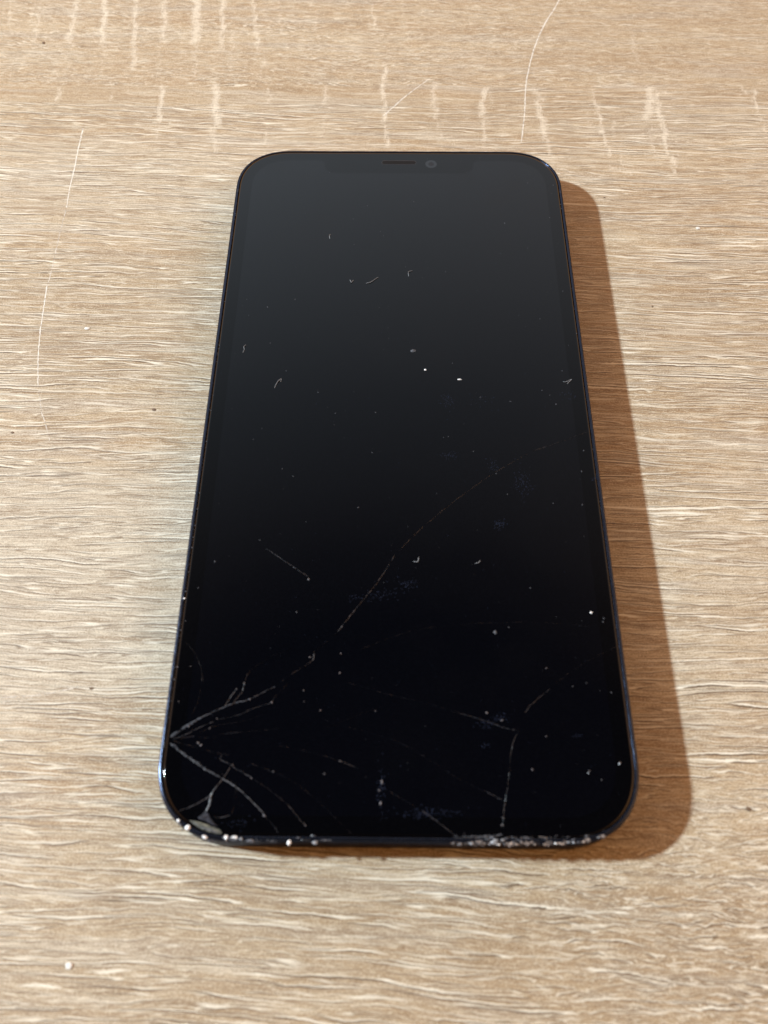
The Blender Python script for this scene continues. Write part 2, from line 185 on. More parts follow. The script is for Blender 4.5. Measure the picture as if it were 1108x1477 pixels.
# ---------------------------------------------------------------- object helpers
def link(name, verts, faces, mat, parent=None, smooth=False, mats=None, fm=None):
    me = bpy.data.meshes.new(name)
    me.from_pydata([tuple(c * MM for c in v) for v in verts], [], faces)
    if mats:
        for q in mats:
            me.materials.append(q)
        me.polygons.foreach_set('material_index', fm)
    else:
        me.materials.append(mat)
    if smooth:
        me.polygons.foreach_set('use_smooth', [True] * len(me.polygons))
    me.update()
    o = bpy.data.objects.new(name, me)
    COL.objects.link(o)
    if parent is not None:
        o.parent = parent
    return o


def tag(o, label=None, cat=None, group=None, kind=None):
    for k_, v_ in (('label', label), ('category', cat), ('group', group), ('kind', kind)):
        if v_:
            o[k_] = v_
    return o


def principled(name, base, rough=0.5, metal=0.0, spec=0.5, coat=0.0, coat_rough=0.03):
    m = bpy.data.materials.new(name)
    m.use_nodes = True
    b = m.node_tree.nodes['Principled BSDF']
    b.inputs['Base Color'].default_value = tuple(base) + (1.0,)
    b.inputs['Roughness'].default_value = rough
    b.inputs['Metallic'].default_value = metal
    b.inputs['Specular IOR Level'].default_value = spec
    b.inputs['Coat Weight'].default_value = coat
    b.inputs['Coat Roughness'].default_value = coat_rough
    return m, NT(m.node_tree), b


def objmm(T):
    """object coordinates in millimetres"""
    t = T.n.new('ShaderNodeTexCoord')
    s = T.n.new('ShaderNodeVectorMath')
    s.operation = 'SCALE'
    T.l.new(t.outputs['Object'], s.inputs[0])
    s.inputs['Scale'].default_value = 1000.0
    return s.outputs[0]


def bump(T, b, height, dist_mm, strength=1.0):
    n = T.n.new('ShaderNodeBump')
    n.inputs['Strength'].default_value = strength
    n.inputs['Distance'].default_value = dist_mm * MM
    T.l.new(height, n.inputs['Height'])
    T.l.new(n.outputs[0], b.inputs['Normal'])
    return n


# ---------------------------------------------------------------- wood laminate
def wood_material():
    m, T, b = principled("limed_oak_laminate", (0.4, 0.3, 0.2), 0.42, spec=0.4)
    P = objmm(T)
    x, y, z = T.sep(P)
    fig = T.attr("figure")
    saw = T.attr("saw")
    plain = T.attr("plain")
    # gentle wandering of the grain
    w1 = T.noise(T.xyz(T.m('MULTIPLY', x, 0.011), T.m('MULTIPLY', y, 0.03), 1.3), 1.0, 2.0)
    w2 = T.noise(T.xyz(T.m('MULTIPLY', x, 0.075), T.m('MULTIPLY', y, 0.20), 7.7), 1.0, 3.0, 0.55)
    w3 = T.noise(T.xyz(T.m('MULTIPLY', x, 0.55), T.m('MULTIPLY', y, 0.8), 2.2), 1.0, 2.0, 0.55)
    amp2 = T.fmix(fig, 1.6, 2.0)
    amp3 = T.fmix(fig, 0.15, 0.50)
    yy = T.m('ADD', T.m('ADD', y, T.m('MULTIPLY', x, 0.035)), T.m('MULTIPLY', T.m('SUBTRACT', w1, 0.5), 8.0))
    yy = T.m('ADD', yy, T.m('MULTIPLY', T.m('SUBTRACT', w2, 0.5), amp2))
    yy = T.m('ADD', yy, T.m('MULTIPLY', T.m('SUBTRACT', w3, 0.5), amp3))

    def streak(off, seed, sy, sxl, sxs, det=2.0):
        y2 = T.m('ADD', yy, off)
        a = T.noise(T.xyz(T.m('MULTIPLY', x, sxl), T.m('MULTIPLY', y2, sy), seed), 1.0, det, 0.55)
        c = T.noise(T.xyz(T.m('MULTIPLY', x, sxs), T.m('MULTIPLY', y2, sy * 0.9), seed + 3.0), 1.0, det, 0.55)
        return T.fmix(fig, a, c)

    # jagged little wobble of the pore lines
    w4 = T.noise(T.xyz(T.m('MULTIPLY', x, 1.9), T.m('MULTIPLY', y, 1.3), 14.0), 1.0, 2.0, 0.6)
    yj = T.m('ADD', yy, T.m('MULTIPLY', T.m('SUBTRACT', w4, 0.5), T.fmix(fig, 0.17, 0.42)))

    def pores(seed, fx_, ffx, fy_, N, half, lip):
        """contour lines of a stretched noise: returns (dark groove, pale lip above it)"""
        d = 0.12

        def pn(off):
            yo = T.m('ADD', yj, off)
            a = T.noise(T.xyz(T.m('MULTIPLY', x, fx_), T.m('MULTIPLY', yo, fy_), seed), 1.0, 2.0, 0.5)
            c = T.noise(T.xyz(T.m('MULTIPLY', x, ffx), T.m('MULTIPLY', yo, fy_ * 1.15), seed + 5.0), 1.0, 2.0, 0.5)
            return T.m('MULTIPLY', T.fmix(fig, a, c), N)
        p0, p1 = pn(0.0), pn(d)
        g = T.m('DIVIDE', T.m('SUBTRACT', p1, p0), d)
        gs = T.m('MULTIPLY', T.m('SIGN', g), T.m('MAXIMUM', T.m('ABSOLUTE', g), 0.12))
        f = T.m('DIVIDE', T.m('SUBTRACT', T.m('FRACT', p0), 0.5), gs)      # signed distance in mm
        dk = T.step(T.m('ABSOLUTE', f), half * 0.35, half * 1.5, 1.0, 0.0)
        lp = T.m('MULTIPLY', T.step(f, half * 0.5, half * 1.6), T.step(f, lip, lip * 2.0, 1.0, 0.0))
        ok = T.step(T.m('ABSOLUTE', g), 0.30, 0.75)
        return T.m('MULTIPLY', dk, ok), T.m('MULTIPLY', lp, ok)

    m1 = T.noise(T.xyz(T.m('MULTIPLY', x, 0.045), T.m('MULTIPLY', yy, 0.75), 66.0), 1.0, 2.0, 0.5)
    m2 = T.noise(T.xyz(T.m('MULTIPLY', x, 0.110), T.m('MULTIPLY', yy, 1.3), 68.0), 1.0, 2.0, 0.5)
    k1 = T.step(m1, 0.42, 0.58)
    k2 = T.step(m2, 0.38, 0.58)
    dk1, lp1 = pores(55.0, 0.015, 0.055, 0.24, 10.0, 0.115, 0.28)
    dk3, lp3 = pores(95.0, 0.018, 0.070, 0.33, 12.0, 0.085, 0.20)
    m3 = T.noise(T.xyz(T.m('MULTIPLY', x, 0.06), T.m('MULTIPLY', yy, 1.0), 69.0), 1.0, 2.0, 0.5)
    k3 = T.step(m3, 0.42, 0.58)
    dk2, lp2 = pores(75.0, 0.030, 0.100, 0.42, 13.0, 0.075, 0.15)
    dark = T.m('MAXIMUM', T.m('MULTIPLY', dk1, k1), T.m('MULTIPLY', T.m('MULTIPLY', dk3, k3), 0.75))
    light = T.m('MAXIMUM', T.m('MULTIPLY', lp1, k1), T.m('MULTIPLY', T.m('MULTIPLY', lp3, k3), 0.8))
    darkf = T.m('MULTIPLY', dk2, k2)
    lf = T.m('MULTIPLY', lp2, k2)
    # soft limed patches
    n0 = T.fmix(fig, T.noise(T.xyz(T.m('MULTIPLY', x, 0.055), T.m('MULTIPLY', yy, 0.90), 4.0), 1.0, 3.0, 0.6),
                T.noise(T.xyz(T.m('MULTIPLY', x, 0.22), T.m('MULTIPLY', yy, 0.80), 7.0), 1.0, 3.0, 0.6))
    lime = T.step(n0, 0.50, 0.70)
    umber = T.step(n0, 0.47, 0.30)
    # broad colour bands
    band = T.noise(T.xyz(T.m('MULTIPLY', x, 0.008), T.m('MULTIPLY', yy, 0.10), 31.0), 1.0, 3.0, 0.6)
    band2 = T.noise(T.xyz(T.m('MULTIPLY', x, 0.020), T.m('MULTIPLY', yy, 0.30), 77.0), 1.0, 3.0, 0.6)
    col = T.mix(T.step(band, 0.36, 0.64), (0.430, 0.288, 0.168), (0.535, 0.405, 0.272))
    col = T.mix(T.step(band2, 0.48, 0.66, 0.0, 0.75), col, (0.455, 0.375, 0.310))
    col = T.mix(T.step(band2, 0.48, 0.32, 0.0, 0.80), col, (0.375, 0.245, 0.145))
    cvar = T.noise(T.xyz(T.m('MULTIPLY', x, 0.03), T.m('MULTIPLY', y, 0.09), 90.0), 1.0, 2.0)
    cs = T.m('MULTIPLY', T.step(cvar, 0.3, 0.62, 0.6, 1.0), T.m('SUBTRACT', 1.0, T.m('MULTIPLY', plain, 0.75)))
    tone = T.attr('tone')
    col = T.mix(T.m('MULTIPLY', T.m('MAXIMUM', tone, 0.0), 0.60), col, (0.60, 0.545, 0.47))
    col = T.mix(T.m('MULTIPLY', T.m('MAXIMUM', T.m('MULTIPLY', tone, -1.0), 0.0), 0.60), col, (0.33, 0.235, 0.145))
    col = T.mix(T.m('MULTIPLY', lime, 0.70), col, (0.74, 0.645, 0.52))
    col = T.mix(T.m('MULTIPLY', umber, 0.78), col, (0.27, 0.175, 0.100))
    # fine fibres and speckle
    fib = T.noise(T.xyz(T.m('MULTIPLY', x, 0.45), T.m('MULTIPLY', yy, 4.2), 12.0), 1.0, 3.0, 0.65)
    spk = T.noise(T.xyz(T.m('MULTIPLY', x, 3.6), T.m('MULTIPLY', y, 5.0), 5.0), 1.0, 2.0, 0.7)
    col = T.mix(T.step(fib, 0.5, 0.74, 0.0, 0.70), col, (0.80, 0.70, 0.57))
    col = T.mix(T.step(fib, 0.5, 0.28, 0.0, 0.75), col, (0.24, 0.155, 0.095))
    col = T.mix(T.step(spk, 0.5, 0.70, 0.0, 0.70), col, (0.84, 0.75, 0.62))
    col = T.mix(T.step(spk, 0.5, 0.30, 0.0, 0.70), col, (0.20, 0.13, 0.08))
    # pores
    col = T.mix(T.m('MULTIPLY', T.m('MULTIPLY', lf, 0.62), cs), col, (0.86, 0.79, 0.67))
    col = T.mix(T.m('MULTIPLY', T.m('MULTIPLY', darkf, 0.70), cs), col, (0.20, 0.13, 0.085))
    col = T.mix(T.m('MULTIPLY', T.m('MULTIPLY', light, 0.86), cs), col, (0.95, 0.89, 0.79))
    col = T.mix(T.m('MULTIPLY', T.m('MULTIPLY', dark, 0.86), cs), col, (0.105, 0.068, 0.044))
    pore = dark
    # limed cross-grain saw marks
    sn = T.noise(T.xyz(T.m('MULTIPLY', x, 2.2), T.m('MULTIPLY', yy, 1.7), 40.0), 1.0, 3.0, 0.7)
    sn2 = T.noise(T.xyz(T.m('MULTIPLY', x, 0.35), T.m('MULTIPLY', y, 0.28), 43.0), 1.0, 2.0, 0.6)
    sv = T.m('ADD', T.m('ADD', T.m('MULTIPLY', saw, 0.42), sn), T.m('MULTIPLY', T.m('SUBTRACT', sn2, 0.5), 0.35))
    sm = T.m('MULTIPLY', T.m('MULTIPLY', T.step(sv, 0.60, 0.95), T.step(saw, 0.03, 0.25)), 0.58)
    col = T.mix(sm, col, (0.86, 0.77, 0.66))
    col = T.mix(1.0, col, (0.975, 0.965, 0.915), 'MULTIPLY')
    T.l.new(col, b.inputs['Base Color'])
    # relief
    h = T.m('ADD', T.m('MULTIPLY', light, 0.6), T.m('MULTIPLY', lf, 0.3))
    h = T.m('SUBTRACT', h, T.m('MULTIPLY', dark, 1.2))
    h = T.m('ADD', h, T.m('MULTIPLY', fib, 0.6))
    h = T.m('ADD', h, T.m('MULTIPLY', spk, 0.5))
    bump(T, b, h, 0.016, 1.0)
    rr = T.m('ADD', 0.36, T.m('MULTIPLY', fib, 0.22))
    T.l.new(rr, b.inputs['Roughness'])
    return m


WOOD = wood_material()

# table: a slab whose top is a fine grid where the camera looks
fx = np.arange(-124, 124.01, 0.8)
fy = np.arange(-112, 162.01, 0.8)
gx = np.concatenate([[-520, -400, -300, -220, -160], fx, [160, 220, 300, 400, 520]])
gy = np.concatenate([[-330, -260, -200, -150], fy, [200, 260, 330, 420]])
NX, NY = len(gx), len(gy)
X, Y = np.meshgrid(gx, gy)
co = np.zeros((NX * NY, 3))
co[:, 0] = X.ravel()
co[:, 1] = Y.ravel()
ii = (np.arange(NY - 1)[:, None] * NX + np.arange(NX - 1)[None, :]).ravel()
quads = np.stack([ii, ii + 1, ii + 1 + NX, ii + NX], 1)
ring = list(range(NX)) + [NX - 1 + NX * k_ for k_ in range(1, NY)] + \
    [NX * NY - 1 - k_ for k_ in range(1, NX)] + [NX * (NY - 1) - NX * k_ for k_ in range(1, NY - 1)]
base = len(co)
low = co[ring].copy()
low[:, 2] = -25.0
allco = np.concatenate([co, low])
faces = [tuple(q) for q in quads.tolist()]
nr = len(ring)
for k_ in range(nr):
    j_ = (k_ + 1) % nr
    faces.append((ring[j_], ring[k_], base + k_, base + j_))
faces.append(tuple(base + k_ for k_ in range(nr))[::-1])
table = link("tabletop", allco.tolist(), faces, WOOD)
tag(table, "limed oak wood-grain tabletop with pale scratches and saw marks under the phone", "table")


def seg_dist(px, py, a, b_):
    ax, ay = a
    bx, by = b_
    L = (bx - ax) ** 2 + (by - ay) ** 2 + 1e-9
    t = np.clip(((px - ax) * (bx - ax) + (py - ay) * (by - ay)) / L, 0, 1)
    return np.hypot(px - ax - (bx - ax) * t, py - ay - (by - ay) * t)


vx, vy = allco[:, 0], allco[:, 1]
saw = np.zeros(len(allco))
for a_, b_, wd, s_ in SAW_MARKS:
    ph = a_[0] * 1.7
    wx = vx + 0.45 * np.sin(vy * 0.9 + ph) * np.sin(vy * 0.37 + ph * 2.1)
    d_ = seg_dist(wx, vy, a_, b_)
    saw = np.maximum(saw, s_ * np.exp(-(d_ / max(wd, 0.45)) ** 2))


def sst(v, a, b_):
    t = np.clip((v - a) / (b_ - a), 0, 1)
    return t * t * (3 - 2 * t)


# short rippled figure: the upper board and the near right corner
fig = sst(vy, 106.0, 107.6) * (1 - 0.35 * sst(vx, 20, 60))
fig = np.maximum(fig, sst(vx, 2, 42) * sst(-vy, 50, 76) * 0.95)
fig = np.maximum(fig, sst(-vy, 70, 96) * 0.16)
plain = sst(vy, 99.3, 100.2) * (1 - sst(vy, 106.2, 107.0))
plain = plain * (1 - sst(vx, 5, 45) * 0.8)
# the print's broad paler and browner fields, plus light falloff painted near the camera
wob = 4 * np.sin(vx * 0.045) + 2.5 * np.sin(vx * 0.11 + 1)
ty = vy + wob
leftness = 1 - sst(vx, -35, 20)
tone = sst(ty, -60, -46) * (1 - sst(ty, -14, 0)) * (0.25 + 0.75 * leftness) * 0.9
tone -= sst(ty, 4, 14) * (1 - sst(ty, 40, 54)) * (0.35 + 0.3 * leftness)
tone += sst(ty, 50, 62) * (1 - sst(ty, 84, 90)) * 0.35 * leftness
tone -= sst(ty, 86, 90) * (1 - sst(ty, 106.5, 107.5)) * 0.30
tone -= (1 - sst(ty, -84, -62)) * 0.75  # brown near end, deepened to paint in the light's falloff
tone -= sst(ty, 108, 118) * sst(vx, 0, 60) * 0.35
plain = np.maximum(plain, 0.5 * sst(vy, 107, 108))
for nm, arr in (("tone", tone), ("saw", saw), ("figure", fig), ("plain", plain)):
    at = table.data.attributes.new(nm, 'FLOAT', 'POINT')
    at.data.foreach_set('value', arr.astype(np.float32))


# ---------------------------------------------------------------- ribbons (scratches, cracks, fibres)
def catmull(P, step):
    P = [np.array(q, float) for q in P]
    if len(P) == 2:
        P = [P[0], (P[0] + P[1]) / 2, P[1]]
    Q = [2 * P[0] - P[1]] + P + [2 * P[-1] - P[-2]]
    out = []
    for i in range(1, len(Q) - 2):
        n = max(2, int(np.linalg.norm(Q[i + 1] - Q[i]) / step))
        for k in range(n):
            t = k / n
            a, b_, c, d = Q[i - 1], Q[i], Q[i + 1], Q[i + 2]
            out.append(0.5 * ((2 * b_) + (c - a) * t + (2 * a - 5 * b_ + 4 * c - d) * t * t
                              + (3 * b_ - a - 3 * c + d) * t ** 3))
    out.append(P[-1])
    return out


def ribbon(P, w0, w1, z, rnd, step=0.5, jit=0.0, rise=0.02, rough=0.35):
    pts = catmull(P, step)
    n = len(pts)
    V, F = [], []
    for i, q in enumerate(pts):
        a = pts[max(0, i - 1)]
        c = pts[min(n - 1, i + 1)]
        t = (c - a) / (np.linalg.norm(c - a) + 1e-9)
        nrm = np.array([-t[1], t[0]])
        f = i / (n - 1)
        wd = (w0 + (w1 - w0) * f) * 0.5
        wl = wd * (1 + rnd.uniform(-rough, rough))
        wr = wd * (1 + rnd.uniform(-rough, rough))
        if i in (0, n - 1):
            wl = wr = wd * 0.25
        q = q + nrm * rnd.uniform(-jit, jit)
        l_ = q + nrm * wl
        r_ = q - nrm * wr
        mid = q + nrm * rnd.uniform(-0.3, 0.3) * wd
        V += [(l_[0], l_[1], z), (mid[0], mid[1], z + rise * rnd.uniform(0.4, 1.0)), (r_[0], r_[1], z)]
        if i:
            k = 3 * (i - 1)
            F += [(k, k + 1, k + 4, k + 3), (k + 1, k + 2, k + 5, k + 4)]
    return V, F


rnd = random.Random(11)
# scratch material: scraped, pale, interrupted
def scratch_mat(name, col, lo, hi):
    m, T, b = principled(name, col, 0.6, spec=0.3)
    P = objmm(T)
    n = T.noise(P, 0.7, 4.0, 0.7)
    T.l.new(T.step(n, lo, hi), b.inputs['Alpha'])
    return m


SCR = [scratch_mat("worn_scratch_faint", (0.60, 0.50, 0.39), 0.42, 0.72),
       scratch_mat("worn_scratch_mid", (0.68, 0.59, 0.48), 0.38, 0.68),
       scratch_mat("worn_scratch", (0.74, 0.66, 0.57), 0.34, 0.62),
       scratch_mat("worn_scratch_bright", (0.80, 0.74, 0.66), 0.28, 0.50)]
for P, wd, l_ in SCRATCHES:
    V, F = ribbon(P, wd * 0.75, wd * 0.5, 0.008, rnd, 0.4, 0.04, 0.008, 0.55)
    link("scratch", V, F, SCR[l_], table)


# ---------------------------------------------------------------- the phone
phone = bpy.data.objects.new("smartphone", None)
phone.empty_display_size = 0.01
COL.objects.link(phone)
tag(phone, "black smartphone with a cracked glass screen lying face up on the wood", "smartphone")

PW, PH, PR, PN = 71.5, 146.7, 12.0, 2.32
TOP = 7.25


def outline(d=0.0, N=22):
    pts = []
    r = max(PR - d, 0.5)
    for k, (cx, cy) in enumerate(((1, 1), (-1, 1), (-1, -1), (1, -1))):
        for t in np.linspace(0, math.pi / 2, N):
            a = max(math.cos(t), 0) ** (2 / PN) * r
            b_ = max(math.sin(t), 0) ** (2 / PN) * r
            for _ in range(k):
                a, b_ = -b_, a
            pts.append((cx * (PW / 2 - d - r) + a, cy * (PH / 2 - d - r) + b_))
    # add points on the straight runs
    out = []
    for i, p_ in enumerate(pts):
        q_ = pts[(i + 1) % len(pts)]
        out.append(p_)
        L = math.hypot(q_[0] - p_[0], q_[1] - p_[1])
        if L > 8:
            m_ = 24
            for j in range(1, m_):
                out.append((p_[0] + (q_[0] - p_[0]) * j / m_, p_[1] + (q_[1] - p_[1]) * j / m_))
    return out


def loft(prof, cap_last=False, cap_first=False):
    V, F = [], []
    n = None
    for d, z in prof:
        o_ = outline(d)
        n = len(o_)
        V += [(a, b_, z) for a, b_ in o_]
    for s in range(len(prof) - 1):
        for i in range(n):
            j = (i + 1) % n
            F.append((s * n + i, s * n + j, (s + 1) * n + j, (s + 1) * n + i))
    if cap_last:
        F.append(tuple((len(prof) - 1) * n + i for i in range(n)))
    if cap_first:
        F.append(tuple(i for i in range(n))[::-1])
    return V, F


# frame: dark blue anodised aluminium
FRAME_M, T, b = principled("dark_blue_anodised_metal", (0.044, 0.055, 0.088), 0.22, metal=0.9, spec=0.5)
P = objmm(T)
n = T.noise(P, 0.9, 3.0, 0.6)
b.inputs['Specular Tint'].default_value = (0.12, 0.15, 0.22, 1.0)
T.l.new(T.step(n, 0.3, 0.7, 0.16, 0.28), b.inputs['Roughness'])
n2 = T.noise(P, 3.2, 3.0, 0.7)
T.l.new(T.mix(T.step(n2, 0.66, 0.74, 0.0, 0.6), (0.044, 0.055, 0.088), (0.2, 0.22, 0.27)), b.inputs['Base Color'])
V, F = loft([(1.3, 0.12), (0.75, 0.12), (0.42, 0.20), (0.16, 0.42), (0.03, 0.75), (0.0, 1.1), (0.0, 6.35),
             (0.03, 6.74), (0.09, 6.97), (0.18, 7.09), (0.30, 7.155), (0.44, 7.18), (0.62, 7.185), (0.68, 7.15), (0.70, 6.3)])
frame = link("frame", V, F, FRAME_M, phone, smooth=True)

BLACK, T, b = principled("black_gasket", (0.006, 0.006, 0.008), 0.6, spec=0.2)
V, F = loft([(0.68, 6.35), (1.1, 6.35)])
link("gasket", V, F, BLACK, phone)
BACK_M, T, b = principled("back_glass_black", (0.008, 0.009, 0.014), 0.12)
V, F = loft([(1.3, 0.5), (1.3, 0.05), (1.6, 0.0)], cap_last=False)
V2, F2 = loft([(1.6, 0.0)], cap_last=True)
F.append(tuple(2 * len(outline()) + i for i in range(len(outline())))[::-1])
link("back_glass", V, F, BACK_M, phone)


def glass_mat(name, base, rough=0.045, sp=0.5):
    m, T, b = principled(name, base, rough, spec=sp)
    P = objmm(T)
    n = T.noise(P, 0.055, 3.0, 0.6)
    g = T.step(n, 0.40, 0.75, rough, rough + 0.10)
    T.l.new(g, b.inputs['Roughness'])
    s = T.noise(P, 6.0, 2.0, 0.6)
    c = T.mix(T.step(s, 0.45, 0.75), tuple(base), tuple(q * 1.5 + 0.0006 for q in base))
    T.l.new(c, b.inputs['Base Color'])
    return m


GLASS = glass_mat("black_cover_glass", (0.0008, 0.0010, 0.0017), sp=0.47)
DISPLAY = glass_mat("unlit_display", (0.0009, 0.0012, 0.0024), sp=0.54)
V, F = loft([(0.80, 6.4), (0.80, 6.98), (0.84, 7.10), (0.92, 7.19), (1.05, 7.235), (1.22, TOP)], cap_last=True)
glass = link("cover_glass", V, F, GLASS, phone, smooth=False)
for p_ in glass.data.polygons:
    p_.use_smooth = len(p_.vertices) == 4


# display panel with its notch
def display_outline():
    o_ = outline(3.5)
    top = max(q[1] for q in o_)
    o_ = [q for q in o_ if not (q[1] > top - 1e-4 and abs(q[0]) < 23)]
    # find where the top run is (going from +x to -x)
    idx = max(i for i, q in enumerate(o_) if q[1] > top - 0.5 and q[0] > 0)
    nb, rr, hw = 65.7, 2.6, 16.6
    no = []
    for t in np.linspace(0, math.pi / 2, 8):      # outer fillet right
        no.append((hw + 1.3 - 1.3 * math.sin(t), top - 1.3 + 1.3 * math.cos(t)))
    for t in np.linspace(0, math.pi / 2, 8):
        no.append((hw - rr + rr * math.cos(t), nb + rr - rr * math.sin(t)))
    no2 = [(-a, c) for a, c in no[::-1]]
    return o_[:idx + 1] + no + no2 + o_[idx + 1:]


dpo = display_outline()
V = [(a, c, TOP + 0.006) for a, c in dpo]
link("display", V, [tuple(range(len(V)))], DISPLAY, phone)


def disc(cx, cy, rx, ry, z, n=28, power=2.0):
    return [(cx + rx * math.copysign(abs(math.cos(t)) ** (2 / power), math.cos(t)),
             cy + ry * math.copysign(abs(math.sin(t)) ** (2 / power), math.sin(t)), z)
            for t in [2 * math.pi * k / n for k in range(n)]]


def capsule(x0, x1, y, r, z, n=10):
    pts = [(x1 + r * math.cos(t), y + r * math.sin(t), z) for t in np.linspace(-math.pi / 2, math.pi / 2, n)]
    pts += [(x0 + r * math.cos(t), y + r * math.sin(t), z) for t in np.linspace(math.pi / 2, 3 * math.pi / 2, n)]
    return pts


# earpiece: slot rim, and a mesh grille inside it
EAR_M, T, b = principled("earpiece_mesh", (0.004, 0.004, 0.005), 0.7, spec=0.2)
P = objmm(T)
ck = T.n.new('ShaderNodeTexChecker')
T.l.new(P, ck.inputs['Vector'])
ck.inputs['Scale'].default_value = 3.2
ck.inputs['Color1'].default_value = (0.0015, 0.0015, 0.002, 1)
ck.inputs['Color2'].default_value = (0.014, 0.015, 0.018, 1)
T.l.new(ck.outputs[0], b.inputs['Base Color'])
RIM_M, T, b = principled("slot_rim", (0.03, 0.033, 0.04), 0.3, spec=0.5)
ox = capsule(-3.2, 3.25, 69.2, 0.66, TOP + 0.010)
ix = capsule(-3.2, 3.25, 69.2, 0.56, TOP + 0.016)
n_ = len(ox)
V = ox + ix
F = [(i, (i + 1) % n_, n_ + (i + 1) % n_, n_ + i) for i in range(n_)]
ear = link("earpiece_slot", V, F, RIM_M, phone)
link("speaker_grille", capsule(-3.2, 3.25, 69.2, 0.57, TOP + 0.009), [tuple(range(n_))], EAR_M, ear)

CAM_M, T, b = principled("lens_glass", (0.006, 0.007, 0.010), 0.10, spec=0.5, coat=0.5)
lensm = disc(7.2, 68.75, 1.28, 1.28, TOP + 0.008)
fc = link("front_camera", lensm, [tuple(range(len(lensm)))], CAM_M, phone)
PUP_M, T, b = principled("lens_pupil", (0.009, 0.010, 0.014), 0.2)
pp = disc(7.2, 68.75, 0.62, 0.62, TOP + 0.012)
link("lens", pp, [tuple(range(len(pp)))], PUP_M, fc)

# antenna bands on the two long sides
BAND_M, T, b = principled("antenna_band_plastic", (0.035, 0.04, 0.055), 0.5)
SLIT_M, T, b = principled("dark_slit", (0.003, 0.003, 0.004), 0.8, spec=0.1)


def side_strip(sx, y0, y1, name, mat, off=0.012):
    prof = [(0.0, 1.1), (0.0, 6.35), (0.03, 6.66), (0.12, 6.92), (0.26, 7.08), (0.42, 7.16), (0.60, 7.18), (0.68, 7.14)]
    V, F = [], []
    for yv in (y0, y1):
        for d, z in prof:
            f = 1.0 if z < 6.4 else 0.7
            V.append((sx * (PW / 2 - d + off * f), yv, z + (off if z > 6.6 else 0)))
    m_ = len(prof)
    for i in range(m_ - 1):
        q = (i, i + 1, m_ + i + 1, m_ + i)
        F.append(q if sx > 0 else q[::-1])
    return link(name, V, F, mat, phone)


for sx, yv in ((-1, -59.9), (1, -60.3), (-1, 60.1), (1, 60.1)):
    side_strip(sx, yv - 0.45, yv + 0.45, "antenna_band", BAND_M)
side_strip(-1, -59.42, -59.24, "frame_split", SLIT_M, 0.02)


# side buttons (rounded bars standing 0.35 mm off the sides)
def side_button(name, sx, y0, y1, z0=2.6, z1=4.9, h=0.38):
    V, F = [], []
    cy, cz = (y0 + y1) / 2, (z0 + z1) / 2
    for k, (ins, off) in enumerate(((0.0, -0.1), (0.0, h * 0.6), (0.12, h * 0.92), (0.3, h))):
        hy, hz = (y1 - y0) / 2 - ins, (z1 - z0) / 2 - ins
        r_ = min(hz, 1.1)
        ring_ = []
        for q, (sy_, sz_) in enumerate(((1, 1), (-1, 1), (-1, -1), (1, -1))):
            for t in np.linspace(0, math.pi / 2, 6):
                a = t + q * math.pi / 2
                ring_.append((sx * (PW / 2 + off), cy + sy_ * (hy - r_) + r_ * math.cos(a), cz + sz_ * (hz - r_) + r_ * math.sin(a)))
        V += ring_
    m_ = 24
    for s in range(3):
        for i in range(m_):
            j = (i + 1) % m_
            q = (s * m_ + i, s * m_ + j, (s + 1) * m_ + j, (s + 1) * m_ + i)
            F.append(q if sx > 0 else q[::-1])
    cap = tuple(3 * m_ + i for i in range(m_))
    F.append(cap if sx > 0 else cap[::-1])
    return link(name, V, F, FRAME_M, phone, smooth=False)


side_button("mute_switch", -1, 47.5, 53.0)
side_button("volume_button", -1, 31.5, 41.0)
side_button("volume_button", -1, 18.5, 28.0)
side_button("side_button", 1, 18.0, 35.0)

# ---------------------------------------------------------------- cracks
def crack_mat(name, col, lo, hi, rough=0.35, metal=0.0):
    m, T, b = principled(name, col, rough, metal=metal, spec=0.5)
    P = objmm(T)
    n = T.noise(P, 0.75, 3.0, 0.7)
    n2 = T.noise(P, 3.6, 2.0, 0.6)
    T.l.new(T.step(n, lo, hi), b.inputs['Alpha'])
    T.l.new(T.mix(T.step(n2, 0.4, 0.75), tuple(q * 0.45 for q in col), tuple(min(1, q * 1.8) for q in col)), b.inputs['Base Color'])
    return m


CR = [crack_mat("crack_faint", (0.010, 0.012, 0.019), 0.36, 0.62),
      crack_mat("crack_mid", (0.042, 0.047, 0.060), 0.28, 0.56),
      crack_mat("crack_bright", (0.10, 0.11, 0.13), 0.26, 0.55),
      crack_mat("crack_white", (0.4, 0.42, 0.45), 0.2, 0.5)]
for P, a_, b_, l_ in CRACKS:
    V, F = ribbon(P, a_ * 0.85, b_ * 0.85, TOP + 0.010, rnd, 0.30, 0.045, 0.05, 0.65)
    link("crack", V, F, CR[l_], phone)

# ---------------------------------------------------------------- chipped glass along the lower edge
CHM = [crack_mat("chip_%s" % n_, c_, -1.0, -0.9, r_ * 0.6) for n_, c_, r_ in (
    ("dim", (0.035, 0.038, 0.05), 0.4), ("grey", (0.14, 0.145, 0.17), 0.4), ("pale", (0.40, 0.42, 0.46), 0.4),
    ("white", (0.90, 0.93, 0.97), 0.3), ("pinkish", (0.50, 0.41, 0.36), 0.45))]


CHM[3] = principled("chip_white", (0.97, 0.98, 1.0), 0.22, spec=0.9, coat=0.5)[0]  # near-white colour paints in the bright highlights on the lower-left corner chips
CRUSH_M = crack_mat("crushed_glass", (0.25, 0.205, 0.185), 0.45, 0.62, 0.4)
CRUSH_D = crack_mat("crushed_glass_dim", (0.08, 0.085, 0.10), 0.44, 0.64, 0.35)


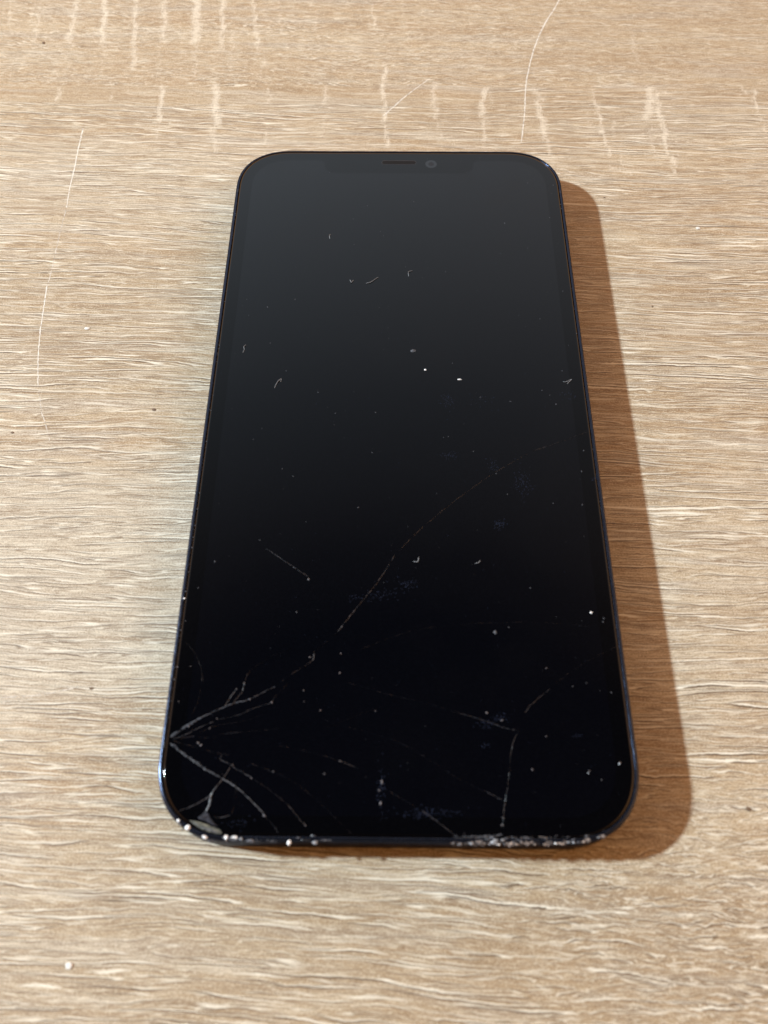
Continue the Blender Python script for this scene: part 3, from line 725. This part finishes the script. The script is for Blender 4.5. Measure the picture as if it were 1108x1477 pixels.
def chip(P, a, c, tone, ang, z=TOP - 0.06, name="glass_chip", parent=phone):
    """an angular flake: uneven outline, an off-centre crest and a tilted facet"""
    n = rnd.randint(5, 8)
    h = 0.05 + 0.10 * min(a, c)
    rim = []
    for k in range(n):
        t = 2 * math.pi * k / n + rnd.uniform(-0.4, 0.4)
        rr = rnd.uniform(0.6, 1.25)
        u, v_ = a * rr * math.cos(t), c * rr * math.sin(t)
        rim.append((P[0] + u * math.cos(ang) - v_ * math.sin(ang), P[1] + u * math.sin(ang) + v_ * math.cos(ang)))
    ox_, oy_ = P[0] + rnd.uniform(-.3, .3) * a, P[1] + rnd.uniform(-.3, .3) * c
    V = [(q[0], q[1], z - 0.02) for q in rim]
    V += [(ox_ + (q[0] - ox_) * rnd.uniform(0.3, 0.75), oy_ + (q[1] - oy_) * rnd.uniform(0.3, 0.75), z + 0.04 + h * rnd.uniform(0.0, 1.0)) for q in rim]
    V.append((ox_, oy_, z + 0.05 + h * rnd.uniform(0.2, 0.9)))
    F = [(i, (i + 1) % n, n + (i + 1) % n, n + i) for i in range(n)] + [(n + i, n + (i + 1) % n, 2 * n) for i in range(n)]
    return link(name, V, F, CHM[tone], parent)


for P, a_, c_, t_, an in CHIPS:
    chip(P, a_, c_, t_, an)

# a continuous rough, crushed strip where the lower edge hit the ground
for P, tone_, w_ in CRUSHED:
    V, F = ribbon(P, w_, w_ * 0.75, TOP - 0.055, rnd, 0.16, 0.07, 0.10, 0.8)
    link("crushed_edge", V, F, (CRUSH_M if tone_ else CRUSH_D), phone)

# bare broken corner: shards of greenish inner glass
WG, T, b = principled("bare_inner_glass", (0.10, 0.105, 0.09), 0.35)
P = objmm(T)
n = T.noise(T.xyz(T.m('MULTIPLY', T.sep(P)[0], 0.7), T.m('MULTIPLY', T.sep(P)[1], 3.0), 0.0), 1.0, 4.0, 0.7)
T.l.new(T.mix(T.step(n, 0.36, 0.66), (0.028, 0.030, 0.032), (0.22, 0.22, 0.17)), b.inputs['Base Color'])
bump(T, b, n, 0.08)
for k, (poly, mt) in enumerate(zip(WEDGES, (WG, CHM[0], CHM[1], CHM[0]))):
    cx = sum(q[0] for q in poly) / len(poly)
    cy = sum(q[1] for q in poly) / len(poly)
    V = [(q[0], q[1], TOP + 0.01 + 0.012 * k) for q in poly]
    V += [(cx + (q[0] - cx) * 0.6, cy + (q[1] - cy) * 0.6, TOP + 0.04 + 0.02 * k + rnd.uniform(0, 0.05)) for q in poly]
    m_ = len(poly)
    F = [(i, (i + 1) % m_, m_ + (i + 1) % m_, m_ + i) for i in range(m_)] + [tuple(m_ + i for i in range(m_))]
    link("broken_shard", V, F, mt, phone)

# glints where cracks splinter
for P, r_ in GLINTS:
    r_ *= 0.85
    V = []
    n_ = rnd.randint(5, 7)
    el = rnd.uniform(0.6, 1.5)
    an = rnd.uniform(0, 3.1)
    for k in range(n_):
        t = 2 * math.pi * k / n_
        u, v_ = r_ * el * math.cos(t) * rnd.uniform(.6, 1.2), r_ / el * math.sin(t) * rnd.uniform(.6, 1.2)
        V.append((P[0] + u * math.cos(an) - v_ * math.sin(an), P[1] + u * math.sin(an) + v_ * math.cos(an), TOP + 0.02))
    V.append((P[0], P[1], TOP + 0.02 + r_ * 0.5))
    link("splinter", V, [(i, (i + 1) % n_, n_) for i in range(n_)], CHM[1], phone)

# ---------------------------------------------------------------- dust
DUSTM = principled("dust_grey", (0.095, 0.10, 0.115), 0.8, spec=0.1)[0]
DUSTB = principled("dust_bluish", (0.022, 0.03, 0.06), 0.8, spec=0.1)[0]
DUSTW = principled("dust_white", (0.85, 0.86, 0.88), 0.7, spec=0.2)[0]
LINTM = principled("lint", (0.26, 0.27, 0.29), 0.9, spec=0.1)[0]


def bit(V, F, FM, x, y, z, r, mi, el=1.0):
    """a tiny irregular six-sided grain"""
    k = len(V)
    an = rnd.uniform(0, 3.1)
    for j in range(5):
        t = 2 * math.pi * j / 5
        u = r * el * math.cos(t) * rnd.uniform(.7, 1.2)
        v_ = r / el * math.sin(t) * rnd.uniform(.7, 1.2)
        V.append((x + u * math.cos(an) - v_ * math.sin(an), y + u * math.sin(an) + v_ * math.cos(an), z))
    V.append((x, y, z + r * 0.45))
    V.append((x, y, z - r * 0.3))
    for j in range(5):
        F.append((k + j, k + (j + 1) % 5, k + 5))
        F.append((k + (j + 1) % 5, k + j, k + 6))
        FM += [mi, mi]


V, F, FM = [], [], []
for P, r_ in DUST:
    bit(V, F, FM, P[0], P[1], TOP + 0.02, r_ * 0.75, 0, rnd.uniform(1, 1.4))
for P, r_ in GAP_DUST:
    bit(V, F, FM, P[0], P[1], TOP + 0.02, r_ * 0.7, 2 if r_ > .25 else 0)
for P, rx, ry, n_ in SMEARS:
    for _ in range(int(n_ * 2.2)):
        bit(V, F, FM, P[0] + rnd.gauss(0, 0.55) * rx, P[1] + rnd.gauss(0, 0.5) * ry, TOP + 0.012, rnd.uniform(0.025, 0.08), 1, rnd.uniform(1, 2.2))
for _ in range(420):
    x_, y_ = rnd.uniform(-34, 34), rnd.uniform(-71, 71)
    bit(V, F, FM, x_, y_, TOP + 0.012, rnd.uniform(0.025, 0.055), rnd.choice((0, 1, 1)), rnd.uniform(1, 1.6))
# grains caught in the seam between glass and frame
for sx in (-1, 1):
    for _ in range(90 if sx < 0 else 30):
        bit(V, F, FM, sx * (PW / 2 - 0.74), rnd.uniform(-60, 60), 7.16, rnd.uniform(0.03, 0.08), rnd.choice((0, 1, 1)))
d_ = link("dust", V, F, None, None, mats=[DUSTM, DUSTB, DUSTW], fm=FM)
tag(d_, "fine grey dust scattered over the dark screen of the phone", "dust", kind='stuff')


def fibre(P, r, z, mat, name, label):
    pts = catmull(P, 0.12)
    V, F = [], []
    n = len(pts)
    for i, q in enumerate(pts):
        a = pts[max(0, i - 1)]
        c = pts[min(n - 1, i + 1)]
        t = (c - a) / (np.linalg.norm(c - a) + 1e-9)
        nrm = np.array([-t[1], t[0]])
        rr = r * (0.5 if i in (0, n - 1) else rnd.uniform(0.7, 1.2))
        zz = z + r + 0.12 * math.sin(math.pi * i / (n - 1))
        for k in range(5):
            an = 2 * math.pi * k / 5
            V.append((q[0] + nrm[0] * rr * math.cos(an), q[1] + nrm[1] * rr * math.cos(an), zz + rr * math.sin(an)))
        if i:
            for k in range(5):
                j = (k + 1) % 5
                F.append(((i - 1) * 5 + k, (i - 1) * 5 + j, i * 5 + j, i * 5 + k))
    return tag(link(name, V, F, mat), label, "lint", "lint fibres lying on the screen")


for P, lab in LINT:
    fibre(P, 0.055, TOP + 0.01, LINTM, "lint_fiber", lab)

for k, (P, a_, c_, lab) in enumerate(SPECKS):
    V, F, FM = [], [], []
    rr = math.sqrt(a_ * c_)
    bit(V, F, FM, 0, 0, 0, rr, 0, 1.0)
    V = [(q[0] * a_ / rr + P[0], q[1] * c_ / rr + P[1], TOP + 0.05 + q[2] * 0.8) for q in V]
    tag(link("dust_speck", V, F, DUSTM if 'gr' in lab[:6] or 'grey' in lab else DUSTW), lab, "dust", "larger dust specks on the screen")

CRUW = principled("crumb_white", (0.78, 0.74, 0.68), 0.6)[0]
CRUD = principled("crumb_dark", (0.17, 0.11, 0.07), 0.8)[0]
for P, a_, c_, kd, lab in CRUMBS:
    import bmesh
    bm = bmesh.new()
    bmesh.ops.create_icosphere(bm, subdivisions=2, radius=1.0)
    V = []
    for q in bm.verts:
        s_ = rnd.uniform(0.8, 1.15)
        V.append((P[0] + q.co.x * a_ * s_, P[1] + q.co.y * c_ * s_, c_ * 0.22 + q.co.z * c_ * 0.28 * s_))
    F = [tuple(v_.index for v_ in f_.verts) for f_ in bm.faces]
    bm.free()
    tag(link("crumb", V, F, CRUW if kd == 'w' else CRUD), lab, "crumb", "crumbs lying on the tabletop")
